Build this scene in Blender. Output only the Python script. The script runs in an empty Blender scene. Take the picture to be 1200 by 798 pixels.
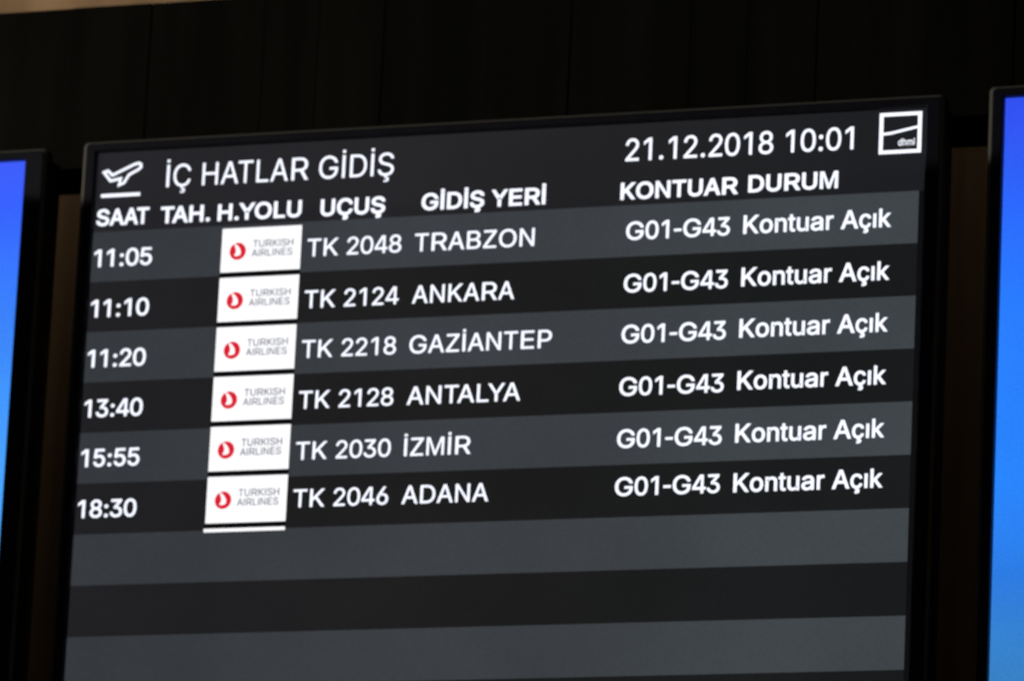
import bpy, bmesh, math, random
from mathutils import Vector, Matrix
from mathutils.geometry import tessellate_polygon

random.seed(7)
sc = bpy.context.scene
C = sc.collection
S = 0.70                      # metres per content width of one screen
Z0 = 2.869                    # height of the first table row's top edge


def W(X, Y, D=0.0):
    """plane coordinates (right, down, depth behind the glass) -> metres"""
    return Vector((X * S, D * S, Z0 - Y * S))


# ------------------------------------------------------------------ camera
cam = bpy.data.cameras.new('camera')
cam.lens = 216.0
cam.sensor_width = 36.0
cam.clip_start = 0.1
cam.clip_end = 200.0
co = bpy.data.objects.new('camera', cam)
C.objects.link(co)
right = Vector((0.93778892, 0.34407374, 0.04653172))
up = Vector((0.04022328, -0.24077666, 0.96974671))
fwd = Vector((-0.34486813, 0.90754606, 0.23963746))
m = Matrix((right, up, -fwd)).transposed().to_4x4()
m.translation = W(2.91747238, 1.81252387, -6.29192828)
co.matrix_world = m
cam.dof.use_dof = True
cam.dof.focus_distance = 4.15
cam.dof.aperture_fstop = 16.0
sc.camera = co

# ------------------------------------------------------------------ world, lamps, exposure
w = bpy.data.worlds.new('World')
sc.world = w
w.use_nodes = True
bg = w.node_tree.nodes['Background']
bg.inputs[0].default_value = (1.0, 0.9, 0.75, 1)
bg.inputs[1].default_value = 0.006
sc.view_settings.view_transform = 'Standard'
sc.view_settings.look = 'None'
sc.view_settings.exposure = 0.0
sc.view_settings.gamma = 1.0
sc.render.engine = 'CYCLES'
sc.cycles.use_denoising = True


def lamp(name, kind, loc, target, energy, color, **kw):
    d = bpy.data.lights.new(name, kind)
    d.energy = energy
    d.color = color
    for k, v in kw.items():
        setattr(d, k, v)
    o = bpy.data.objects.new(name, d)
    C.objects.link(o)
    o.location = loc
    o.rotation_euler = (Vector(target) - Vector(loc)).to_track_quat('-Z', 'Y').to_euler()
    return o


# warm area lights added out of sight behind the header, washing down the wall
lamp('added_wall_wash', 'AREA', W(-0.36, -0.80, 0.505), W(-0.36, -0.50, 0.60), 0.80, (1.0, 0.80, 0.55), size=0.06)
lamp('added_wall_wash', 'AREA', W(1.05, -0.86, 0.48), W(1.05, -0.50, 0.60), 0.42, (1.0, 0.80, 0.60), size=0.06)
# unseen spot added far left, level with the screens' heads, to edge-light their rims
SP = W(-3.0, -0.004, -2.4)
AX = (W(0.55, -0.004, 0.0) - SP).normalized()
HALF = math.radians(24)
lamp('added_rim_spot', 'SPOT', SP, SP + AX * math.cos(HALF) * 3 + Vector((0, 0, math.sin(HALF) * 3)), 52.0, (1.0, 0.95, 0.84),
     spot_size=2 * HALF, spot_blend=0.012, shadow_soft_size=0.005)

GLYPHS = {
'Ç': (510, ["267,-7 235,-5 205,1 177,11 150,25 126,42 104,63 86,88 70,115 57,146 48,179 42,215 40,254 42,293 48,329 57,362 70,393 86,421 104,445 126,466 150,484 177,498 205,508 235,514 267,516 305,513 340,504 373,490 402,471 427,447 448,418 463,385 473,348 408,348 401,373 389,395 375,413 357,428 337,440 315,449 292,454 267,456 237,453 209,445 184,432 161,414 141,391 125,364 113,332 106,295 103,254 106,213 113,177 125,145 141,117 161,94 184,76 210,63 237,56 267,53 292,55 315,60 337,69 357,81 375,96 389,114 401,136 408,160 473,160 463,124 448,91 428,62 402,38 373,19 341,5 305,-4", "228,-146 228,-110 268,-110 294,-105 302,-88 294,-71 268,-66 240,-66 251,13 283,13 283,-3 283,-33 312,-37 332,-47 344,-64 348,-88 343,-114 328,-132 304,-143 269,-146"]),
'H': (517, ["60,0 60,509 125,509 125,289 392,289 392,509 457,509 457,0 392,0 392,232 125,232 125,0"]),
'A': (480, ["16,0 201,509 276,509 463,0 395,0 287,302 264,372 232,478 245,478 213,371 191,302 85,0", "110,142 110,199 370,199 370,142"]),
'T': (449, ["32,452 32,509 417,509 417,452 257,452 257,0 193,0 193,452"]),
'L': (393, ["60,0 60,509 125,509 125,57 361,57 361,0"]),
'R': (449, ["60,0 60,509 236,509 273,506 305,500 333,489 367,465 390,433 401,408 407,381 409,352 407,323 401,296 390,271 367,240 333,217 305,206 273,200 236,198 96,198 96,255 234,255 269,258 298,267 319,281 334,300 342,324 345,352 342,380 334,405 319,425 298,440 269,449 233,452 125,452 125,0", "353,0 230,229 303,229 428,0"]),
'G': (520, ["269,-7 236,-5 205,1 176,11 149,25 125,43 104,64 85,88 69,116 57,146 47,179 42,215 40,254 42,293 47,329 57,362 69,393 85,421 103,445 125,466 149,484 175,498 203,508 233,514 265,516 304,513 340,504 374,489 403,469 429,445 449,416 465,384 474,349 408,349 399,372 387,393 373,411 356,427 337,439 315,448 291,454 265,456 236,453 209,445 183,432 160,414 141,392 125,364 113,332 106,295 103,254 106,213 113,177 125,145 141,117 161,95 184,76 210,63 238,56 269,53 309,57 345,71 374,93 396,123 407,147 413,173 415,202 434,199 283,199 283,256 478,256 478,200 475,160 466,124 451,91 431,62 406,38 377,19 344,5 308,-4"]),
'D': (502, ["219,0 96,0 96,57 215,57 254,60 288,68 318,81 343,99 363,122 379,149 390,181 397,216 399,255 397,294 390,329 379,361 364,388 344,410 320,428 291,441 258,449 221,452 93,452 93,509 225,509 261,507 294,501 325,492 353,478 385,455 412,426 433,391 446,361 455,329 460,293 462,255 460,217 455,181 446,149 433,119 417,92 398,68 376,48 351,31 322,17 291,8 256,2", "125,509 125,0 60,0 60,509"]),
'Ş': (447, ["224,-9 188,-7 156,-1 128,9 102,23 81,40 64,60 51,83 42,109 38,137 104,137 110,110 123,88 142,71 166,59 194,52 224,49 257,52 286,60 311,74 329,92 341,114 346,139 342,161 332,179 316,193 296,205 245,222 184,239 145,253 112,269 86,289 67,313 56,341 52,372 58,413 75,448 92,468 113,484 138,498 165,508 195,514 227,516 259,514 289,508 316,498 351,476 377,449 394,415 401,378 337,378 326,412 302,437 280,449 254,456 225,459 194,456 167,448 145,435 129,418 118,398 115,376 119,352 131,334 148,319 169,308 212,293 264,279 312,264 336,252 359,238 379,220 395,198 405,171 408,139 403,99 386,64 370,43 349,25 323,11 294,0 261,-7", "186,-143 186,-107 226,-107 252,-102 259,-84 252,-67 226,-62 198,-62 208,16 241,16 241,0 241,-29 269,-34 290,-44 301,-61 305,-85 300,-111 286,-129 261,-139 226,-143"]),
'0': (453, ["227,-7 191,-3 158,7 130,24 105,48 85,77 69,113 60,144 53,178 49,214 48,254 49,294 53,330 60,364 69,395 85,431 106,461 130,484 159,502 191,512 227,516 262,512 295,502 323,484 348,461 368,431 384,395 393,364 400,330 404,294 405,254 404,214 400,178 393,144 384,113 368,77 348,48 323,24 295,7 263,-3", "227,50 261,56 290,74 306,92 320,116 330,144 338,176 342,213 344,254 342,295 338,332 330,365 320,393 306,416 290,435 261,453 227,460 192,453 163,435 147,416 134,393 123,365 115,332 111,295 109,254 111,213 115,176 123,144 134,116 147,92 163,74 192,56"]),
'1': (453, ["76,0 76,55 391,55 391,0", "276,509 276,0 212,0 212,448 209,448 86,358 86,427 198,509"]),
'2': (453, ["64,0 64,47 234,229 282,282 299,305 311,327 318,348 320,371 317,397 308,419 293,436 273,449 250,457 224,460 196,457 172,447 153,433 139,413 130,390 127,362 66,362 68,391 75,418 86,442 111,473 143,496 168,507 196,513 225,516 254,513 281,507 306,497 337,474 361,445 376,411 381,372 378,345 371,318 357,290 336,259 317,235 294,209 267,180 153,60 153,57 389,57 389,0"]),
'3': (453, ["218,-7 188,-5 159,1 133,10 98,30 70,57 52,91 44,132 109,132 115,107 126,87 144,71 165,59 191,52 219,50 248,53 275,61 297,74 315,93 325,116 329,145 326,172 316,196 299,217 275,234 242,244 201,248 157,248 157,299 288,448 288,452 70,452 70,509 372,509 372,461 211,278 211,289 247,290 279,286 308,276 333,262 354,244 371,222 383,198 391,173 393,145 390,116 383,90 370,66 354,45 333,27 309,12 281,2 251,-5"]),
'4': (453, ["40,105 40,158 247,509 311,509 109,166 109,163 413,163 413,105", "282,0 282,121 282,146 282,318 343,318 343,0"]),
'5': (453, ["221,-7 192,-5 165,1 140,11 108,32 83,60 66,93 60,130 122,130 127,108 138,89 154,73 173,60 196,52 221,50 250,53 276,64 298,82 314,104 324,131 328,162 324,193 314,221 297,244 275,262 248,273 218,277 192,275 167,268 145,258 128,246 67,253 96,509 366,509 366,452 151,452 134,301 136,301 155,315 178,325 203,331 229,334 263,330 294,321 321,306 345,285 364,260 379,231 388,199 391,163 388,132 381,102 369,76 352,52 332,32 309,15 282,3 253,-4"]),
'6': (453, ["226,-7 196,-4 168,3 142,15 119,31 100,51 84,74 73,101 66,130 64,162 68,199 80,239 93,268 112,302 137,340 252,509 322,509 151,261 145,261 165,288 196,307 214,312 235,314 265,312 291,305 316,295 346,271 370,240 380,215 387,187 389,157 387,127 379,98 368,73 352,50 333,30 310,14 284,3 257,-4", "226,48 254,52 279,63 299,79 314,101 324,128 327,157 324,187 314,213 299,235 279,251 254,262 226,265 198,262 174,252 153,235 138,214 128,188 125,158 128,128 138,102 153,79 174,63 198,52"]),
'7': (453, ["97,0 323,448 323,452 62,452 62,509 391,509 391,449 165,0"]),
'8': (453, ["226,-7 193,-5 163,1 136,11 101,33 74,62 57,96 52,135 55,166 65,195 81,220 101,241 125,256 153,265 153,267 119,282 93,308 76,342 70,380 75,417 90,450 114,477 146,498 170,508 197,514 226,516 255,514 282,508 306,498 337,477 361,450 377,417 382,380 376,342 359,308 333,282 300,267 300,265 327,256 351,241 372,220 387,195 397,166 401,135 395,96 378,62 352,33 317,11 289,1 259,-5", "226,49 258,52 285,60 307,74 323,91 333,113 337,139 333,165 322,189 305,208 283,223 256,232 226,235 196,232 169,223 147,208 130,189 119,165 115,139 119,113 129,91 145,74 167,60 195,52", "226,290 252,292 274,300 293,313 307,330 316,351 319,376 316,399 308,420 294,437 275,449 252,457 226,460 200,457 177,449 159,437 145,420 136,399 133,376 136,351 145,330 159,313 178,300 201,292"]),
'9': (453, ["226,516 256,513 285,506 310,494 333,478 352,458 368,434 380,408 387,378 389,347 385,309 373,270 359,240 340,207 315,168 200,0 130,0 301,248 307,248 287,221 257,202 238,196 218,195 188,197 161,203 137,214 106,237 83,269 72,294 66,321 64,352 66,382 73,411 85,436 101,459 120,479 143,494 168,506 196,513", "226,460 199,457 174,446 154,429 138,407 129,381 125,352 129,322 138,295 154,274 174,257 199,247 226,243 254,247 279,257 299,273 314,295 324,321 327,350 324,381 314,407 299,429 279,446 254,457"]),
'.': (188, ["95,-4 78,-1 63,9 53,24 50,41 53,59 63,73 78,83 95,87 113,83 128,73 138,59 141,41 138,24 128,9 113,-1"]),
':': (188, ["95,-4 78,-1 63,9 53,24 50,41 53,59 63,73 78,83 95,87 113,83 128,73 138,59 141,41 138,24 128,9 113,-1", "95,271 78,274 63,284 53,299 50,316 53,334 63,349 78,359 95,362 113,359 128,349 138,334 141,316 138,299 128,284 113,274"]),
'S': (447, ["224,-9 188,-7 156,-1 128,9 102,23 81,40 64,60 51,83 42,109 38,137 104,137 110,110 123,88 142,71 166,59 194,52 224,49 257,52 286,60 311,74 329,92 341,114 346,139 342,161 332,179 316,193 296,205 245,222 184,239 145,253 112,269 86,289 67,313 56,341 52,372 58,413 75,448 92,468 113,484 138,498 165,508 195,514 227,516 259,514 289,508 316,498 351,476 377,449 394,415 401,378 337,378 326,412 302,437 280,449 254,456 225,459 194,456 167,448 145,435 129,418 118,398 115,376 119,352 131,334 148,319 169,308 212,293 264,279 312,264 336,252 359,238 379,220 395,198 405,171 408,139 403,99 386,64 370,43 349,25 323,11 294,0 261,-7"]),
'Y': (472, ["203,0 203,208 16,509 91,509 192,344 222,292 250,230 224,230 251,293 280,344 381,509 455,509 268,208 268,0"]),
'O': (533, ["267,-7 235,-5 205,1 177,11 150,25 126,42 105,63 86,88 70,115 57,146 48,179 42,215 40,254 42,293 48,329 57,362 70,393 86,421 105,445 126,466 150,484 177,498 205,508 235,514 267,516 299,514 329,508 357,498 384,484 408,466 429,445 448,421 464,393 477,362 486,329 491,293 493,254 491,215 486,179 477,146 464,115 448,88 429,63 408,42 384,25 357,11 329,1 299,-5", "267,53 296,55 324,63 349,76 372,94 392,116 408,144 420,176 428,213 430,254 428,295 420,332 408,365 392,392 372,415 349,433 324,446 296,453 267,456 237,453 210,445 184,433 161,415 142,392 125,364 113,332 106,295 103,254 106,213 113,176 125,144 142,117 161,94 184,76 210,63 237,55"]),
'U': (517, ["259,-8 220,-6 186,2 154,15 126,33 103,55 85,80 71,108 63,140 60,173 60,509 124,509 124,178 128,144 141,113 160,87 187,68 220,56 259,52 298,56 331,68 357,87 377,113 389,144 393,178 393,509 457,509 457,173 454,140 446,108 433,80 414,55 391,33 363,15 332,2 297,-6"]),
'E': (419, ["60,0 60,509 372,509 372,452 125,452 125,286 355,286 355,229 125,229 125,57 375,57 375,0"]),
'K': (467, ["104,145 104,216 139,261 174,303 212,344 364,509 448,509 231,276 228,276", "60,0 60,509 125,509 125,334 124,225 125,193 125,0", "372,0 188,259 228,309 449,0"]),
'N': (523, ["60,0 60,509 136,509 343,183 363,151 388,107 414,55 405,54 401,108 399,157 399,195 399,509 463,509 463,0 387,0 202,290 177,331 148,381 108,452 119,454 122,384 124,328 125,291 125,0"]),
'M': (628, ["60,0 60,509 152,509 277,187 287,159 299,123 311,84 322,49 307,49 318,83 330,121 342,158 352,187 476,509 568,509 568,0 504,0 504,291 504,327 505,369 506,413 507,457 513,457 498,409 482,363 467,322 456,291 342,0 286,0 170,291 159,321 145,361 129,408 112,457 119,457 120,416 121,372 122,328 122,291 122,0"]),
'B': (456, ["60,0 60,509 241,509 274,507 304,501 329,491 359,469 381,442 394,410 398,374 395,344 387,320 373,301 356,286 336,275 315,267 315,262 339,257 363,245 385,227 402,203 414,173 418,136 413,100 400,67 377,39 344,18 317,8 284,2 247,0", "125,57 245,57 281,60 309,67 330,80 349,105 355,137 352,161 342,184 327,203 306,218 279,228 248,231 125,231", "125,285 238,285 265,288 288,296 308,309 323,326 333,348 336,372 330,403 313,429 283,446 240,452 125,452"]),
'Z': (438, ["42,0 42,46 273,385 306,431 341,476 348,454 285,452 223,452 40,452 40,509 397,509 397,462 169,129 134,81 97,33 90,54 152,57 214,57 399,57 399,0"]),
'P': (445, ["60,0 60,509 235,509 272,506 305,499 332,487 356,471 375,452 390,430 400,404 407,377 409,348 407,318 400,291 390,265 375,243 356,223 332,207 305,195 272,188 235,186 109,186 109,242 233,242 269,246 297,256 318,272 333,294 342,319 344,348 342,376 333,402 318,423 297,439 268,449 232,452 125,452 125,0"]),
'o': (415, ["207,-8 174,-5 144,3 117,16 93,35 72,58 56,85 44,116 37,150 34,187 37,225 44,260 56,291 72,318 93,341 117,360 144,374 174,382 207,384 241,382 271,374 299,360 323,341 343,318 359,291 371,260 379,225 381,187 379,150 371,116 359,85 343,58 323,35 299,16 271,3 241,-5", "207,46 242,51 270,66 292,89 307,117 316,151 319,187 316,224 307,258 292,287 270,310 242,325 207,330 173,325 145,310 124,287 108,258 99,224 96,187 99,151 108,117 124,89 145,66 173,51"]),
'n': (410, ["114,227 114,0 53,0 53,379 112,379 112,287 102,287 116,319 132,344 152,362 187,379 227,384 264,380 295,369 321,349 341,321 350,298 355,271 357,240 357,0 296,0 296,235 290,275 273,304 246,323 210,329 184,326 161,317 141,303 126,283 117,257"]),
't': (227, ["204,379 204,327 6,327 6,379", "65,471 126,471 126,98 128,76 136,61 150,53 170,50 185,51 202,54 213,2 192,-3 168,-4 138,-1 113,7 92,21 72,52 65,93"]),
'u': (410, ["182,-5 146,-1 115,11 89,31 69,59 60,82 54,109 53,139 53,379 114,379 114,144 119,105 137,75 164,56 200,50 226,53 249,62 268,77 283,97 293,122 296,153 296,379 357,379 357,0 298,0 298,92 307,92 294,60 277,35 257,17 222,0"]),
'a': (389, ["160,-9 126,-5 94,5 68,22 48,45 35,73 30,108 34,138 43,161 58,179 78,193 100,203 125,211 178,220 234,227 265,235 276,255 276,257 273,279 267,297 256,311 240,322 220,329 196,331 171,329 149,322 118,301 100,274 41,291 57,322 79,346 104,364 133,375 163,382 194,384 239,379 263,372 286,360 306,343 322,320 333,290 337,251 337,0 277,0 277,52 272,52 252,25 236,12 215,1 190,-6", "170,45 202,49 228,59 248,74 263,93 272,115 276,138 276,190 259,182 231,176 200,171 175,168 134,159 117,150 103,139 95,124 92,105 94,87 102,72 114,61 130,52 149,47"]),
'r': (259, ["53,0 53,379 112,379 112,321 115,321 130,347 152,367 181,380 213,385 229,384 243,384 243,322 230,324 207,326 182,323 159,315 140,301 126,284 117,262 114,237 114,0"]),
'ç': (396, ["207,-8 174,-5 144,3 117,16 93,35 72,58 56,85 44,116 37,150 34,187 37,225 44,260 56,291 72,318 93,341 117,360 144,374 174,382 207,384 234,383 260,377 284,368 305,356 324,341 340,322 353,301 362,277 303,262 290,289 270,311 242,325 207,330 173,325 145,310 124,287 108,258 99,224 96,187 99,151 108,117 124,89 145,66 173,51 207,46 243,52 271,66 292,89 304,117 363,102 354,78 341,56 325,37 306,21 285,9 261,-1 235,-6", "169,-143 169,-107 210,-107 236,-102 243,-84 236,-67 210,-62 182,-62 192,16 224,16 224,0 224,-29 253,-34 273,-44 285,-61 289,-85 284,-111 270,-129 245,-139 210,-143"]),
'ı': (167, ["53,0 53,379 114,379 114,0"]),
'k': (381, ["110,137 110,212 121,212 284,379 360,379 184,199 177,199", "53,0 53,509 114,509 114,0", "294,0 148,186 191,229 372,0"]),
'-': (453, ["337,244 337,188 114,188 114,244"]),
'd': (424, ["195,-8 165,-6 137,3 111,16 89,34 70,57 55,84 43,116 36,151 34,189 36,227 43,261 55,293 70,320 89,342 112,361 137,374 165,382 196,384 228,381 253,373 272,360 287,346 306,319 311,319 311,509 372,509 372,0 313,0 313,59 307,59 287,31 272,17 252,4 227,-5", "205,47 236,51 263,65 284,86 299,115 309,150 312,189 309,229 300,263 284,291 263,312 237,325 205,330 172,325 145,311 124,290 108,261 99,227 96,189 99,151 109,117 124,88 145,66 172,51"]),
'h': (410, ["114,227 114,0 53,0 53,509 114,509 114,287 102,287 116,319 132,344 152,362 187,379 227,384 264,380 295,369 321,349 341,321 350,298 355,271 357,240 357,0 296,0 296,235 290,275 273,304 246,323 210,329 184,326 161,317 141,303 126,283 117,257"]),
'm': (610, ["53,0 53,379 112,379 112,295 108,295 118,323 132,346 151,363 172,376 195,384 219,386 257,380 287,361 309,331 321,295 312,295 322,321 337,343 357,361 381,375 407,383 437,386 468,383 497,372 522,354 541,328 553,296 557,255 557,0 496,0 496,254 490,289 473,313 447,326 419,330 395,328 374,320 358,307 345,290 338,270 335,247 335,0 274,0 274,260 269,288 253,311 229,326 199,330 178,328 158,320 140,307 126,289 117,266 114,238 114,0"]),
}
# ------------------------------------------------------------------ materials
def mat(name, base, rough=0.5, emit=None, strength=1.0, spec=0.5, mottling=0.0):
    mt = bpy.data.materials.new(name)
    mt.use_nodes = True
    nt = mt.node_tree
    b = nt.nodes['Principled BSDF']
    b.inputs['Base Color'].default_value = (*base, 1)
    b.inputs['Roughness'].default_value = rough
    b.inputs['Specular IOR Level'].default_value = spec
    if emit:
        b.inputs['Emission Color'].default_value = (*emit, 1)
        b.inputs['Emission Strength'].default_value = strength
        if mottling:
            # uneven backlight of an old panel: slow noise in the screen's own light
            tc = nt.nodes.new('ShaderNodeTexCoord')
            no = nt.nodes.new('ShaderNodeTexNoise')
            no.inputs['Scale'].default_value = 7.0
            no.inputs['Detail'].default_value = 3.0
            mr = nt.nodes.new('ShaderNodeMapRange')
            mr.inputs['From Min'].default_value = 0.3
            mr.inputs['From Max'].default_value = 0.7
            mr.inputs['To Min'].default_value = strength * (1 - mottling)
            mr.inputs['To Max'].default_value = strength * (1 + mottling)
            nt.links.new(tc.outputs['Object'], no.inputs['Vector'])
            nt.links.new(no.outputs['Fac'], mr.inputs['Value'])
            nt.links.new(mr.outputs['Result'], b.inputs['Emission Strength'])
    return mt


def ramp_screen(name, axis, stops, base=(0.01, 0.01, 0.012), strength=1.0, rough=0.35, lo=0.0, hi=1.0, mottling=0.0, grain=0.05):
    """a lit panel whose picture changes colour along one axis (object coordinates, metres)"""
    mt = mat(name, base, rough)
    nt = mt.node_tree
    b = nt.nodes['Principled BSDF']
    b.inputs['Specular IOR Level'].default_value = 0.2
    tc = nt.nodes.new('ShaderNodeTexCoord')
    sx = nt.nodes.new('ShaderNodeSeparateXYZ')
    mr = nt.nodes.new('ShaderNodeMapRange')
    mr.inputs['From Min'].default_value = lo
    mr.inputs['From Max'].default_value = hi
    cr = nt.nodes.new('ShaderNodeValToRGB')
    el = cr.color_ramp.elements
    while len(el) < len(stops):
        el.new(0.5)
    for e, (p, c) in zip(el, stops):
        e.position = p
        e.color = (*c, 1)
    nt.links.new(tc.outputs['Object'], sx.inputs[0])
    nt.links.new(sx.outputs[axis], mr.inputs['Value'])
    nt.links.new(mr.outputs['Result'], cr.inputs['Fac'])
    nt.links.new(cr.outputs['Color'], b.inputs['Emission Color'])
    b.inputs['Emission Strength'].default_value = strength
    if mottling:
        no = nt.nodes.new('ShaderNodeTexNoise')
        no.inputs['Scale'].default_value = 6.0
        no.inputs['Detail'].default_value = 4.0
        m2 = nt.nodes.new('ShaderNodeMapRange')
        m2.inputs['From Min'].default_value = 0.3
        m2.inputs['From Max'].default_value = 0.7
        m2.inputs['To Min'].default_value = strength * (1 - mottling)
        m2.inputs['To Max'].default_value = strength * (1 + mottling)
        nt.links.new(tc.outputs['Object'], no.inputs['Vector'])
        nt.links.new(no.outputs['Fac'], m2.inputs['Value'])
        # fine unevenness of single picture elements on top of the slow backlight patches
        n2 = nt.nodes.new('ShaderNodeTexNoise')
        n2.inputs['Scale'].default_value = 420.0
        n2.inputs['Detail'].default_value = 1.0
        m3 = nt.nodes.new('ShaderNodeMapRange')
        m3.inputs['From Min'].default_value = 0.3
        m3.inputs['From Max'].default_value = 0.7
        m3.inputs['To Min'].default_value = 1 - grain
        m3.inputs['To Max'].default_value = 1 + grain
        mu = nt.nodes.new('ShaderNodeMath')
        mu.operation = 'MULTIPLY'
        nt.links.new(tc.outputs['Object'], n2.inputs['Vector'])
        nt.links.new(n2.outputs['Fac'], m3.inputs['Value'])
        nt.links.new(m2.outputs['Result'], mu.inputs[0])
        nt.links.new(m3.outputs['Result'], mu.inputs[1])
        nt.links.new(mu.outputs[0], b.inputs['Emission Strength'])
    return mt


def srgb(r, g, b):
    f = lambda v: (v / 255 / 12.92) if v / 255 <= 0.04045 else ((v / 255 + 0.055) / 1.055) ** 2.4
    return (f(r), f(g), f(b))


def wall_mat(name, c1, c2, scale, rough=0.8, bump=0.15, stretch=(1, 1, 1)):
    mt = mat(name, c1, rough)
    nt = mt.node_tree
    b = nt.nodes['Principled BSDF']
    tc = nt.nodes.new('ShaderNodeTexCoord')
    mp = nt.nodes.new('ShaderNodeMapping')
    mp.inputs['Scale'].default_value = stretch
    no = nt.nodes.new('ShaderNodeTexNoise')
    no.inputs['Scale'].default_value = scale
    no.inputs['Detail'].default_value = 6
    cr = nt.nodes.new('ShaderNodeValToRGB')
    cr.color_ramp.elements[0].color = (*c1, 1)
    cr.color_ramp.elements[1].color = (*c2, 1)
    cr.color_ramp.elements[0].position = 0.3
    cr.color_ramp.elements[1].position = 0.7
    bp = nt.nodes.new('ShaderNodeBump')
    bp.inputs['Strength'].default_value = bump
    bp.inputs['Distance'].default_value = 0.003
    nt.links.new(tc.outputs['Object'], mp.inputs['Vector'])
    nt.links.new(mp.outputs[0], no.inputs['Vector'])
    nt.links.new(no.outputs['Fac'], cr.inputs['Fac'])
    nt.links.new(cr.outputs['Color'], b.inputs['Base Color'])
    nt.links.new(no.outputs['Fac'], bp.inputs['Height'])
    nt.links.new(bp.outputs[0], b.inputs['Normal'])
    return mt


M_BEZEL = wall_mat('black_bezel_plastic', (0.030, 0.031, 0.048), (0.040, 0.041, 0.060), 60, 0.42, 0.05)
M_RIM = mat('grey_rim_highlight_plastic', (0.36, 0.345, 0.30), 0.5)  # much paler than the bezel: the edge highlight is put into the colour
M_CASE = wall_mat('black_casing_metal', (0.010, 0.010, 0.011), (0.016, 0.016, 0.016), 40, 0.55, 0.05)
M_HEADER = ramp_screen('header_screen_light', 0, [(0, srgb(37, 37, 41)), (0.5, srgb(34, 34, 37)), (1, srgb(29, 30, 33))], lo=0, hi=S, mottling=0.11)
M_DARK = ramp_screen('dark_row_screen_light', 0, [(0, srgb(33, 33, 36)), (0.5, srgb(29, 29, 29)), (1, srgb(25, 27, 28))], lo=0, hi=S, mottling=0.13)
M_LIGHT = ramp_screen('grey_row_screen_light', 0, [(0, srgb(54, 57, 61)), (0.5, srgb(60, 63, 68)), (1, srgb(63, 69, 73))], lo=0, hi=S, mottling=0.11)
M_EDGE = mat('unlit_screen_margin', (0.01, 0.01, 0.012), 0.35, srgb(15, 15, 18), 1.0, 0.2)
M_TEXT = mat('white_text_screen_light', (0.02, 0.02, 0.02), 0.4, srgb(240, 243, 255), 1.25)
M_TILE = mat('white_tile_screen_light', (0.02, 0.02, 0.02), 0.4, srgb(253, 253, 255), 1.08, mottling=0.03)
M_GAP = mat('black_gap_screen_light', (0.01, 0.01, 0.01), 0.4, srgb(10, 10, 13), 1.0)
M_RED = mat('red_emblem_screen_light', (0.02, 0.01, 0.01), 0.4, srgb(222, 30, 50), 1.0)
M_GREY = mat('grey_lettering_screen_light', (0.02, 0.02, 0.02), 0.4, srgb(100, 102, 122), 1.0)
BLUE = [(0.0, srgb(62, 135, 196)), (0.14, srgb(56, 131, 208)), (0.25, srgb(45, 124, 228)), (0.40, srgb(42, 134, 255)),
        (0.65, srgb(42, 126, 255)), (0.82, srgb(44, 104, 252)), (0.95, srgb(52, 86, 246)), (1.0, srgb(50, 80, 242))]
M_BLUE = ramp_screen('blue_screen_light', 2, BLUE, lo=-0.62 * S, hi=0.1 * S, mottling=0.08, grain=0.05)
PALE = [(0.0, srgb(80, 160, 240)), (0.45, srgb(74, 164, 255)), (0.62, srgb(66, 148, 255)), (0.80, srgb(58, 122, 255)),
        (0.92, srgb(56, 98, 254)), (1.0, srgb(62, 92, 252))]
M_PALE = ramp_screen('paler_blue_screen_light', 2, PALE, lo=-0.62 * S, hi=0.1 * S, mottling=0.08, grain=0.05)
M_FASCIA = wall_mat('dark_header_paint', (0.012, 0.012, 0.009), (0.030, 0.027, 0.021), 6, 0.85, 0.1, (5, 1, 0.4))
M_WALL = wall_mat('brown_streaked_wall', (0.17, 0.11, 0.065), (0.38, 0.27, 0.165), 4.0, 0.85, 0.3, (6.0, 1.0, 0.25))
M_FASCIA.node_tree.nodes['Principled BSDF'].inputs['Specular IOR Level'].default_value = 0.1
M_BEZEL.node_tree.nodes['Principled BSDF'].inputs['Specular IOR Level'].default_value = 0.3


# ------------------------------------------------------------------ mesh helpers
def link(name, me, parent=None, loc=None):
    o = bpy.data.objects.new(name, me)
    C.objects.link(o)
    if parent:
        o.parent = parent
    if loc is not None:
        o.location = loc
    return o


def bm_obj(name, bm, mats, parent=None, loc=None, smooth=False):
    me = bpy.data.meshes.new(name)
    bmesh.ops.recalc_face_normals(bm, faces=bm.faces) if smooth is None else None
    bm.to_mesh(me)
    bm.free()
    for mt in (mats if isinstance(mats, (list, tuple)) else [mats]):
        me.materials.append(mt)
    return link(name, me, parent, loc)


def P(X, Y, D=0.0):
    """plane coordinates -> metres in the space of a display root standing at (0, 0)"""
    return Vector((X * S, D * S, -Y * S))


def flat(bm, contours, D, mi=0):
    """fills [outer, hole, hole...] given as (X, Y) plane points, facing the viewer"""
    tb = bmesh.new()
    for c in contours:
        vs = []
        for x, y in c:
            p = Vector((x * 1000, y * 1000, 0))
            if not vs or (vs[-1].co - p).length > 1e-4:
                vs.append(tb.verts.new(p))
        for k in range(len(vs)):
            tb.edges.new((vs[k - 1], vs[k]))
    bmesh.ops.triangle_fill(tb, use_beauty=True, edges=tb.edges[:], normal=(0, 0, 1))
    new = {}
    for f in tb.faces:
        q = []
        for v in f.verts:
            if v not in new:
                new[v] = bm.verts.new(P(v.co.x / 1000, v.co.y / 1000, D))
            q.append(new[v])
        n = (q[1].co - q[0].co).cross(q[2].co - q[0].co)
        if n.y > 0:
            q.reverse()
        bm.faces.new(q).material_index = mi
    tb.free()


def rect(bm, x0, y0, x1, y1, D, mi=0):
    flat(bm, [[(x0, y0), (x1, y0), (x1, y1), (x0, y1)]], D, mi)


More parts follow.
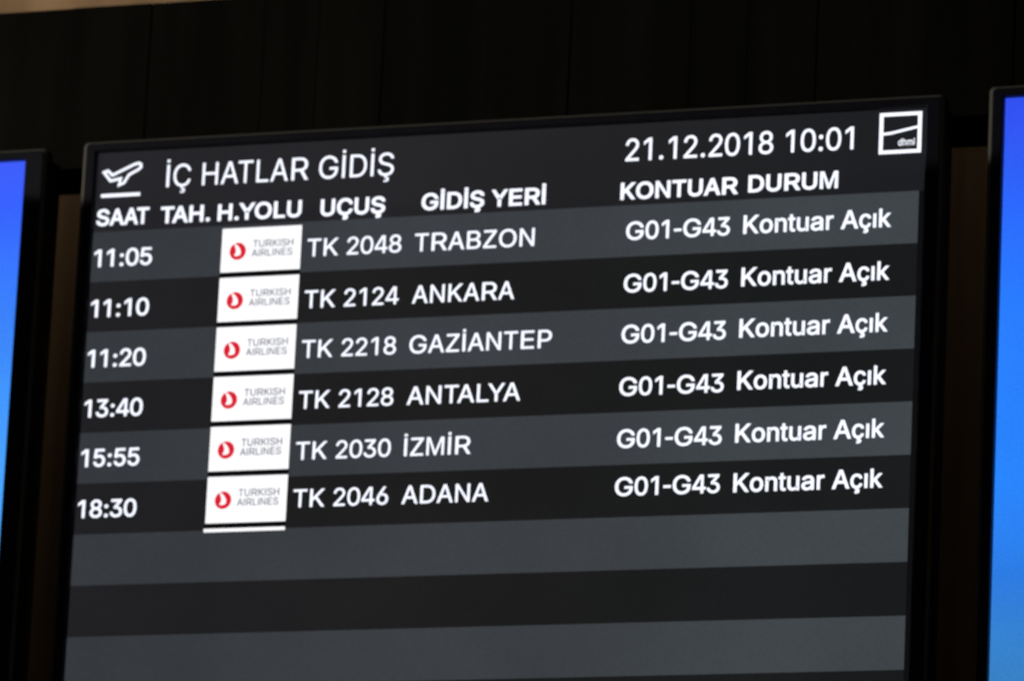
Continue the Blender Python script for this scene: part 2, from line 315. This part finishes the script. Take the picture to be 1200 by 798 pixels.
def rounded(x0, y0, x1, y1, r, n=5):
    pts = []
    for cx, cy, a0 in ((x1 - r, y0 + r, -90), (x1 - r, y1 - r, 0), (x0 + r, y1 - r, 90), (x0 + r, y0 + r, 180)):
        for k in range(n + 1):
            a = math.radians(a0 + 90 * k / n)
            pts.append((cx + r * math.cos(a), cy + r * math.sin(a)))
    return pts


def skin(bm, loops, mis, close_last=False, close_first=False):
    """bridges loops of equal length [(points, D)], one material index per bridge"""
    rows = [[bm.verts.new(P(x, y, D)) for x, y in pts] for pts, D in loops]
    n = len(rows[0])
    for r in range(len(rows) - 1):
        for i in range(n):
            f = bm.faces.new((rows[r][i], rows[r][(i + 1) % n], rows[r + 1][(i + 1) % n], rows[r + 1][i]))
            f.material_index = mis[r]
    if close_last:
        bm.faces.new(rows[-1]).material_index = mis[-1]
    if close_first:
        bm.faces.new(list(reversed(rows[0]))).material_index = mis[0]
    bmesh.ops.recalc_face_normals(bm, faces=bm.faces)


# ------------------------------------------------------------------ lettering
ADV = dict(A=667, H=722, T=611, L=556, R=722, G=778, D=722, S=667, Y=667, O=778, U=722, E=667, K=667,
           N=722, M=833, B=667, Z=611, P=667, a=556, k=500, n=556, o=556, r=333, t=278, u=556, d=556, h=556, m=833,
           c=500, i=222)
ADV.update({'Ç': 722, 'Ş': 667, 'ç': 500, 'ı': 222})
KERN = {'AT': -60, 'TA': -60, 'LA': 0, 'AY': -60, 'LY': -60, 'YA': -60, 'YO': -25, 'LU': 0, '.Y': -30, '11': -35, 'RA': 0, 'TR': 0}


def glyph(ch):
    """-> advance, list of closed contours (outer clockwise, holes the other way), units: cap height 509"""
    if ch == ' ':
        return 198, []
    if ch in 'Iİ':
        cs = [[(64, 0), (64, 509), (134, 509), (134, 0)]]
        if ch == 'İ':
            cs.append([(64, 560), (64, 628), (134, 628), (134, 560)])
        return 198, cs
    if ch == 'i':
        return 158, [[(46, 0), (46, 379), (112, 379), (112, 0)], [(46, 440), (46, 509), (112, 509), (112, 440)]]
    adv, raw = GLYPHS[ch]
    cs = [[tuple(map(float, p.split(','))) for p in c.split()] for c in raw]
    if ch == '1':
        cs = cs[1:]
        return 395, [[(170 + (x - 181) * 0.97, y) for x, y in c] for c in cs]
    if ch.isdigit():
        return 395, [[(197.5 + (x - 226.5) * 0.95, y) for x, y in c] for c in cs]
    if ch in '.:':
        return 198, [[(99 + (x - 95), y) for x, y in c] for c in cs]
    if ch == '-':
        return 237, [[(118 + (x - 226) * 0.85, y) for x, y in c] for c in cs]
    f = ADV[ch] * 0.711 / adv
    return ADV[ch] * 0.711, [[(x * f, y) for x, y in c] for c in cs]


GLYPHS['4'] = (453, ['40,105 40,158 247,509 343,509 343,163 413,163 413,105 343,105 343,0 282,0 282,105', '109,163 282,163 282,446'])
GLYPHS['2'] = (453, [GLYPHS['2'][1][0].replace('153,60 153,57', '150,57')])
GLYPHS['A'] = (480, ['16,0 201,509 276,509 463,0 393,0 339,146 138,146 85,0', '157,202 320,202 239,436'])
GLYPHS['M'] = (628, ['60,0 60,509 152,509 314,95 476,509 568,509 568,0 504,0 504,430 338,0 290,0 124,430 124,0'])
GLYPHS['N'] = (523, ['60,0 60,509 128,509 398,98 398,509 463,509 463,0 395,0 125,410 125,0'])
GLYPHS['Z'] = (438, ['42,0 42,54 312,452 52,452 52,509 397,509 397,455 122,57 399,57 399,0'])
_r, _p = GLYPHS['R'][1], GLYPHS['P'][1]


def bowl(raw, low, high):
    """splits the one-piece contour of a bowl on a stem into its outside and its counter"""
    pts = raw.split()
    k = next(i for i, p in enumerate(pts) if int(p.split(',')[1]) == high and i > 3)
    return ' '.join(pts[:k - 1] + ['125,%d' % low, '125,0']), ' '.join(['125,%d' % high] + pts[k + 1:-1])


GLYPHS['R'] = (449, [*bowl(_r[0], 198, 255), _r[1]])
GLYPHS['P'] = (445, [*bowl(_p[0], 186, 242)])


def area(c):
    return sum(c[i - 1][0] * c[i][1] - c[i][0] * c[i - 1][1] for i in range(len(c))) / 2


def fatten(c, d):
    """moves a contour outwards by d (clockwise outer contours grow, holes shrink), mitred"""
    n = len(c)
    out = []
    for i in range(n):
        (ax, ay), (bx, by), (cx, cy) = c[i - 1], c[i], c[(i + 1) % n]
        e1 = Vector((bx - ax, by - ay)).normalized()
        e2 = Vector((cx - bx, cy - by)).normalized()
        n1, n2 = Vector((-e1.y, e1.x)), Vector((-e2.y, e2.x))
        q = n1 + n2
        if q.length < 1e-3:
            q = n1
        q.normalize()
        k = min(1.8, 1 / max(0.3, q.dot(n1)))
        out.append((bx + q.x * d * k, by + q.y * d * k))
    return out


def inside(p, c):
    x, y = p
    r = False
    for i in range(len(c)):
        (x1, y1), (x2, y2) = c[i - 1], c[i]
        if (y1 > y) != (y2 > y) and x < (x2 - x1) * (y - y1) / (y2 - y1) + x1:
            r = not r
    return r


def letters(bm, text, x0, x1, base, cap, bold, D, mi=0):
    """sets text so its ink runs from x0 to x1 on the line Y = base with capitals cap high"""
    pen = 0.0
    glyphs = []
    for i, ch in enumerate(text):
        pen += KERN.get(text[i - 1:i + 1], 0) if i else 0
        adv, cs = glyph(ch)
        glyphs.append([[(x + pen, y) for x, y in fatten(c, bold)] for c in cs])
        pen += adv
    xs = [x for g in glyphs for c in g for x, y in c]
    fx = (x1 - x0) / (max(xs) - min(xs))
    xm = min(xs)
    fy = cap / (509.0 + 2 * bold)
    for g in glyphs:
        outers = [c for c in g if area(c) < 0]
        holes = [c for c in g if area(c) >= 0]
        for k, oc in enumerate(outers):
            cont = [oc] + [h for h in holes if inside(h[0], oc)]
            cont = [[(x0 + (x - xm) * fx, base - (y + bold) * fy) for x, y in c] for c in cont]
            flat(bm, cont, D - 0.00006 * k, mi)


def text_obj(name, text, x0, x1, base, cap, bold, parent, D=-0.0018):
    bm = bmesh.new()
    letters(bm, text, x0, x1, base, cap, bold, D)
    return bm_obj(name, bm, M_TEXT, parent)


def outline(pts, width):
    """closed polyline -> (outer, inner) contours of a stroke of that width"""
    cw = pts if area(pts) < 0 else list(reversed(pts))
    a, b = fatten(cw, width / 2), fatten(cw, -width / 2)
    return [a, b]


# ------------------------------------------------------------------ one display: casing, bezel, lit panel
LIT_TOP, LIT_BOTTOM = -0.0955, 1.682


def root(name, X, Y, label, cat, group=None):
    o = bpy.data.objects.new(name, None)
    o.empty_display_size = 0.1
    C.objects.link(o)
    o.location = W(X, Y)
    o['label'] = label
    o['category'] = cat
    if group:
        o['group'] = group
    return o


def display_shell(r, lit_right=1.0):
    ox0, oy0, ox1, oy1 = -0.0178, -0.1085, 1.0275, LIT_BOTTOM + 0.024

    def ring(i, rad, left=0.0):
        return rounded(ox0 + i + left, oy0 + i, ox1 - i, oy1 - i, rad)

    def inner(i):
        return rounded(0.0 - i, LIT_TOP - i, lit_right + i, LIT_BOTTOM + i, 0.0006 + i * 0.5)
    bm = bmesh.new()
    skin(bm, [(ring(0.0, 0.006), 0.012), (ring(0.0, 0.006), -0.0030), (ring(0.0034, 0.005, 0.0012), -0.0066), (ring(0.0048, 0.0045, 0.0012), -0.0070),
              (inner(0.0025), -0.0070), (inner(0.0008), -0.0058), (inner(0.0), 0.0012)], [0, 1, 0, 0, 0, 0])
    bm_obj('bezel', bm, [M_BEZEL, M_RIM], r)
    bm = bmesh.new()
    skin(bm, [(ring(0.006, 0.004), 0.0125), (ring(0.006, 0.004), 0.050), (ring(0.03, 0.004), 0.070)], [0, 0, 0], close_last=True, close_first=True)
    # ventilation ribs along the back
    bm_obj('casing', bm, M_CASE, r)


def blue_display(name, X, Y, label, light):
    r = root(name, X, Y, label, 'display screen', 'blank blue screens beside the board')
    display_shell(r)
    bm = bmesh.new()
    rect(bm, -0.001, LIT_TOP - 0.001, 1.001, LIT_BOTTOM + 0.001, 0.0)
    bm_obj('display_panel', bm, light, r)
    return r


# ------------------------------------------------------------------ the place behind the screens
def box(bm, x0, y0, d0, x1, y1, d1, mi=0):
    v = [bm.verts.new(W(x, y, d)) for d in (d0, d1) for x, y in ((x0, y0), (x1, y0), (x1, y1), (x0, y1))]
    for q in ((0, 1, 2, 3), (7, 6, 5, 4), (0, 4, 5, 1), (1, 5, 6, 2), (2, 6, 7, 3), (3, 7, 4, 0)):
        bm.faces.new([v[i] for i in q]).material_index = mi
    bmesh.ops.recalc_face_normals(bm, faces=bm.faces)


bm = bmesh.new()
box(bm, -2.2, -1.6, 0.60, 2.6, 2.6, 0.68)
wall = bm_obj('back_wall', bm, M_WALL)
wall['label'] = 'brown streaked wall behind the screens, lit warm at the top left corner'
wall['category'] = 'wall'

# dark header: upright boards with narrow joints on a backing sheet
bm = bmesh.new()
FT, FB = -0.3075, -0.083
box(bm, -1.9, FT + 0.004, 0.108, 2.4, FB - 0.004, 0.135)
x = -1.9
k = 0
while x < 2.39:
    wd = (0.083, 0.131, 0.102, 0.147, 0.069)[k % 5]
    d = (0.0, 0.0012, -0.0008, 0.0006, 0.0003)[k % 5]
    box(bm, x, FT, 0.098 + d, min(2.4, x + wd - 0.0012), FB, 0.107 + d)
    x += wd
    k += 1
fascia = bm_obj('header_panel', bm, M_FASCIA)
fascia['label'] = 'long black panel of upright boards running above and behind the screens'
fascia['category'] = 'panel'

# ------------------------------------------------------------------ the two blue neighbours
blue_display('blue_screen', -1.092, 0.0045, 'blank bright blue screen in black frame, left of the departures board', M_PALE)
blue_display('blue_screen', 1.0965, -0.0055, 'blank bright blue screen in black frame, right of the departures board', M_BLUE)

# ------------------------------------------------------------------ the departures board
board = root('departures_board', 0, 0, 'black framed airport departures board with white flight times on grey and black rows', 'departures board')
display_shell(board, 1.0065)
PITCH = 0.05993

bm = bmesh.new()
rect(bm, -0.001, LIT_TOP - 0.001, 1.0072, LIT_BOTTOM + 0.001, 0.0, 1)
rect(bm, 0.0, LIT_TOP, 1.0065, 0.0, -0.0004, 0)
panel = bm_obj('display_panel', bm, [M_HEADER, M_EDGE], board)

# heading line
text_obj('page_title', 'İÇ HATLAR GİDİŞ', 0.0891, 0.3725, -0.0498, 0.0268, 0, panel)
text_obj('clock_text', '21.12.2018 10:01', 0.6535, 0.9225, -0.0514, 0.0262, 5, panel)
for t, a, b, y in (('SAAT', 0.0032, 0.0697, -0.0070), ('TAH.', 0.0845, 0.1470, -0.0062), ('H.YOLU', 0.1565, 0.2610, -0.0058),
                   ('UÇUŞ', 0.2847, 0.3644, -0.0052), ('GİDİŞ YERİ', 0.4090, 0.5595, -0.0060),
                   ('KONTUAR', 0.6495, 0.7892, -0.0064), ('DURUM', 0.8010, 0.9060, -0.0074)):
    text_obj('column_heading', t, a, b, y, 0.0200, 20, panel)

# departing aeroplane drawn in outline above a runway line
bm = bmesh.new()
plane = [(0.0090, -0.0716), (0.0140, -0.0732), (0.0200, -0.0677), (0.0473, -0.0795), (0.0528, -0.0806), (0.0556, -0.0790),
         (0.0556, -0.0755), (0.0530, -0.0732), (0.0410, -0.0672), (0.0353, -0.0578), (0.0290, -0.0552), (0.0309, -0.0632), (0.0180, -0.0609)]
flat(bm, outline(plane, 0.0033), -0.0018)
rect(bm, 0.0070, -0.0453, 0.0567, -0.0412, -0.0018)
bm_obj('departure_icon', bm, M_TEXT, panel)

# square emblem, crossed by a rising line, small letters in its lower corner
bm = bmesh.new()
a0, b0, a1, b1 = 0.9521, -0.0912, 1.0012, -0.0437
flat(bm, [[(a0, b0), (a1, b0), (a1, b1), (a0, b1)], [(a0 + .0046, b0 + .0042), (a0 + .0046, b1 - .0042), (a1 - .0046, b1 - .0042), (a1 - .0046, b0 + .0042)]], -0.0018)
flat(bm, [[(a0 + .004, -0.0683), (a0 + .0135, -0.0690), (a1 - .004, -0.0751), (a1 - .004, -0.0721), (a0 + .0135, -0.0658), (a0 + .004, -0.0652)]], -0.0019)
letters(bm, 'dhmi', 0.9745, 0.9935, -0.0526, 0.0080, 12, -0.0018)
bm_obj('square_emblem', bm, M_TEXT, panel)


def tile(parent, y0, y1, x0=0.1637, x1=0.2626):
    """white airline tile: red disc with a bird, two lines of grey capitals, black line below"""
    bm = bmesh.new()
    rect(bm, x0, y0, x1, y1, -0.0012, 0)
    rect(bm, x0 - 0.0004, y1, x1 + 0.0004, y1 + 0.0056, -0.0012, 1)
    cx, cy, r = x0 + 0.0205, y0 + 0.0276, 0.0103
    flat(bm, [[(cx + r * math.cos(k * math.pi / 20), cy + r * math.sin(k * math.pi / 20)) for k in range(40)]], -0.0015, 2)
    bird = [(-0.50, 0.93), (-0.22, 0.80), (0.10, 0.52), (0.34, 0.12), (0.40, -0.28), (0.22, -0.50), (-0.20, -0.56), (-0.42, -0.46), (-0.22, -0.20),
            (-0.20, 0.20), (-0.34, 0.58)]
    flat(bm, [[(cx + r * u, cy - r * v) for u, v in bird]], -0.0018, 0)
    letters(bm, 'TURKISH', x0 + 0.0390, x0 + 0.0895, y0 + 0.0238, 0.0086, 9, -0.0015, 3)
    letters(bm, 'AIRLINES', x0 + 0.0380, x0 + 0.0890, y0 + 0.0348, 0.0086, 9, -0.0015, 3)
    return bm_obj('airline_tile', bm, [M_TILE, M_GAP, M_RED, M_GREY], parent)


FLIGHTS = [
    ('11:05', 'TK 2048', 'TRABZON', 0.5484), ('11:10', 'TK 2124', 'ANKARA', 0.5272), ('11:20', 'TK 2218', 'GAZİANTEP', 0.5750),
    ('13:40', 'TK 2128', 'ANTALYA', 0.5403), ('15:55', 'TK 2030', 'İZMİR', 0.4838), ('18:30', 'TK 2046', 'ADANA', 0.5077)]
BASE = [(0.0424, 0.0420, 0.0409, 0.0403), (0.1027, 0.1031, 0.1018, 0.1008), (0.1624, 0.1617, 0.1607, 0.1597),
        (0.2217, 0.2214, 0.2211, 0.2194), (0.2804, 0.2809, 0.2808, 0.2795), (0.3404, 0.3362, 0.3356, 0.3358)]
for i, (tm, fl, ds, dx1) in enumerate(FLIGHTS):
    bm = bmesh.new()
    rect(bm, 0.0, i * PITCH, 1.0, (i + 1) * PITCH, -0.0007)
    row = bm_obj('flight_row', bm, M_LIGHT if i % 2 == 0 else M_DARK, board)
    row['label'] = '%s row of the %s flight to %s' % ('grey' if i % 2 == 0 else 'black', tm, ds.replace('İ', 'I').capitalize())
    yt, yf, yg, ys = BASE[i]
    text_obj('time_text', tm, 0.0035, 0.0768, yt, 0.0210, 11, row)
    ty = 0.0039 + i * 0.05868
    tile(row, ty, ty + (0.0521 if i < 5 else 0.0542))
    text_obj('flight_number', fl, 0.2710, 0.3868, yf, 0.0208, 5, row)
    text_obj('destination_name', ds, 0.4032, dx1, yf + 0.0002, 0.0210, 5, row)
    text_obj('counter_text', 'G01-G43', 0.6582, 0.7812, yg, 0.0212, 10, row)
    text_obj('status_text', 'Kontuar Açık', 0.7970, 0.9695, ys, 0.0215, 13, row)
for i in range(6, 26):
    bm = bmesh.new()
    rect(bm, 0.0, i * PITCH, 1.0, (i + 1) * PITCH, -0.0007)
    row = bm_obj('empty_row', bm, M_LIGHT if i % 2 == 0 else M_DARK, board)
    if i == 6:
        bm = bmesh.new()
        rect(bm, 0.1622, 0.3577, 0.2624, 0.3618, -0.0012)
        bm_obj('tile_edge', bm, M_TILE, row)
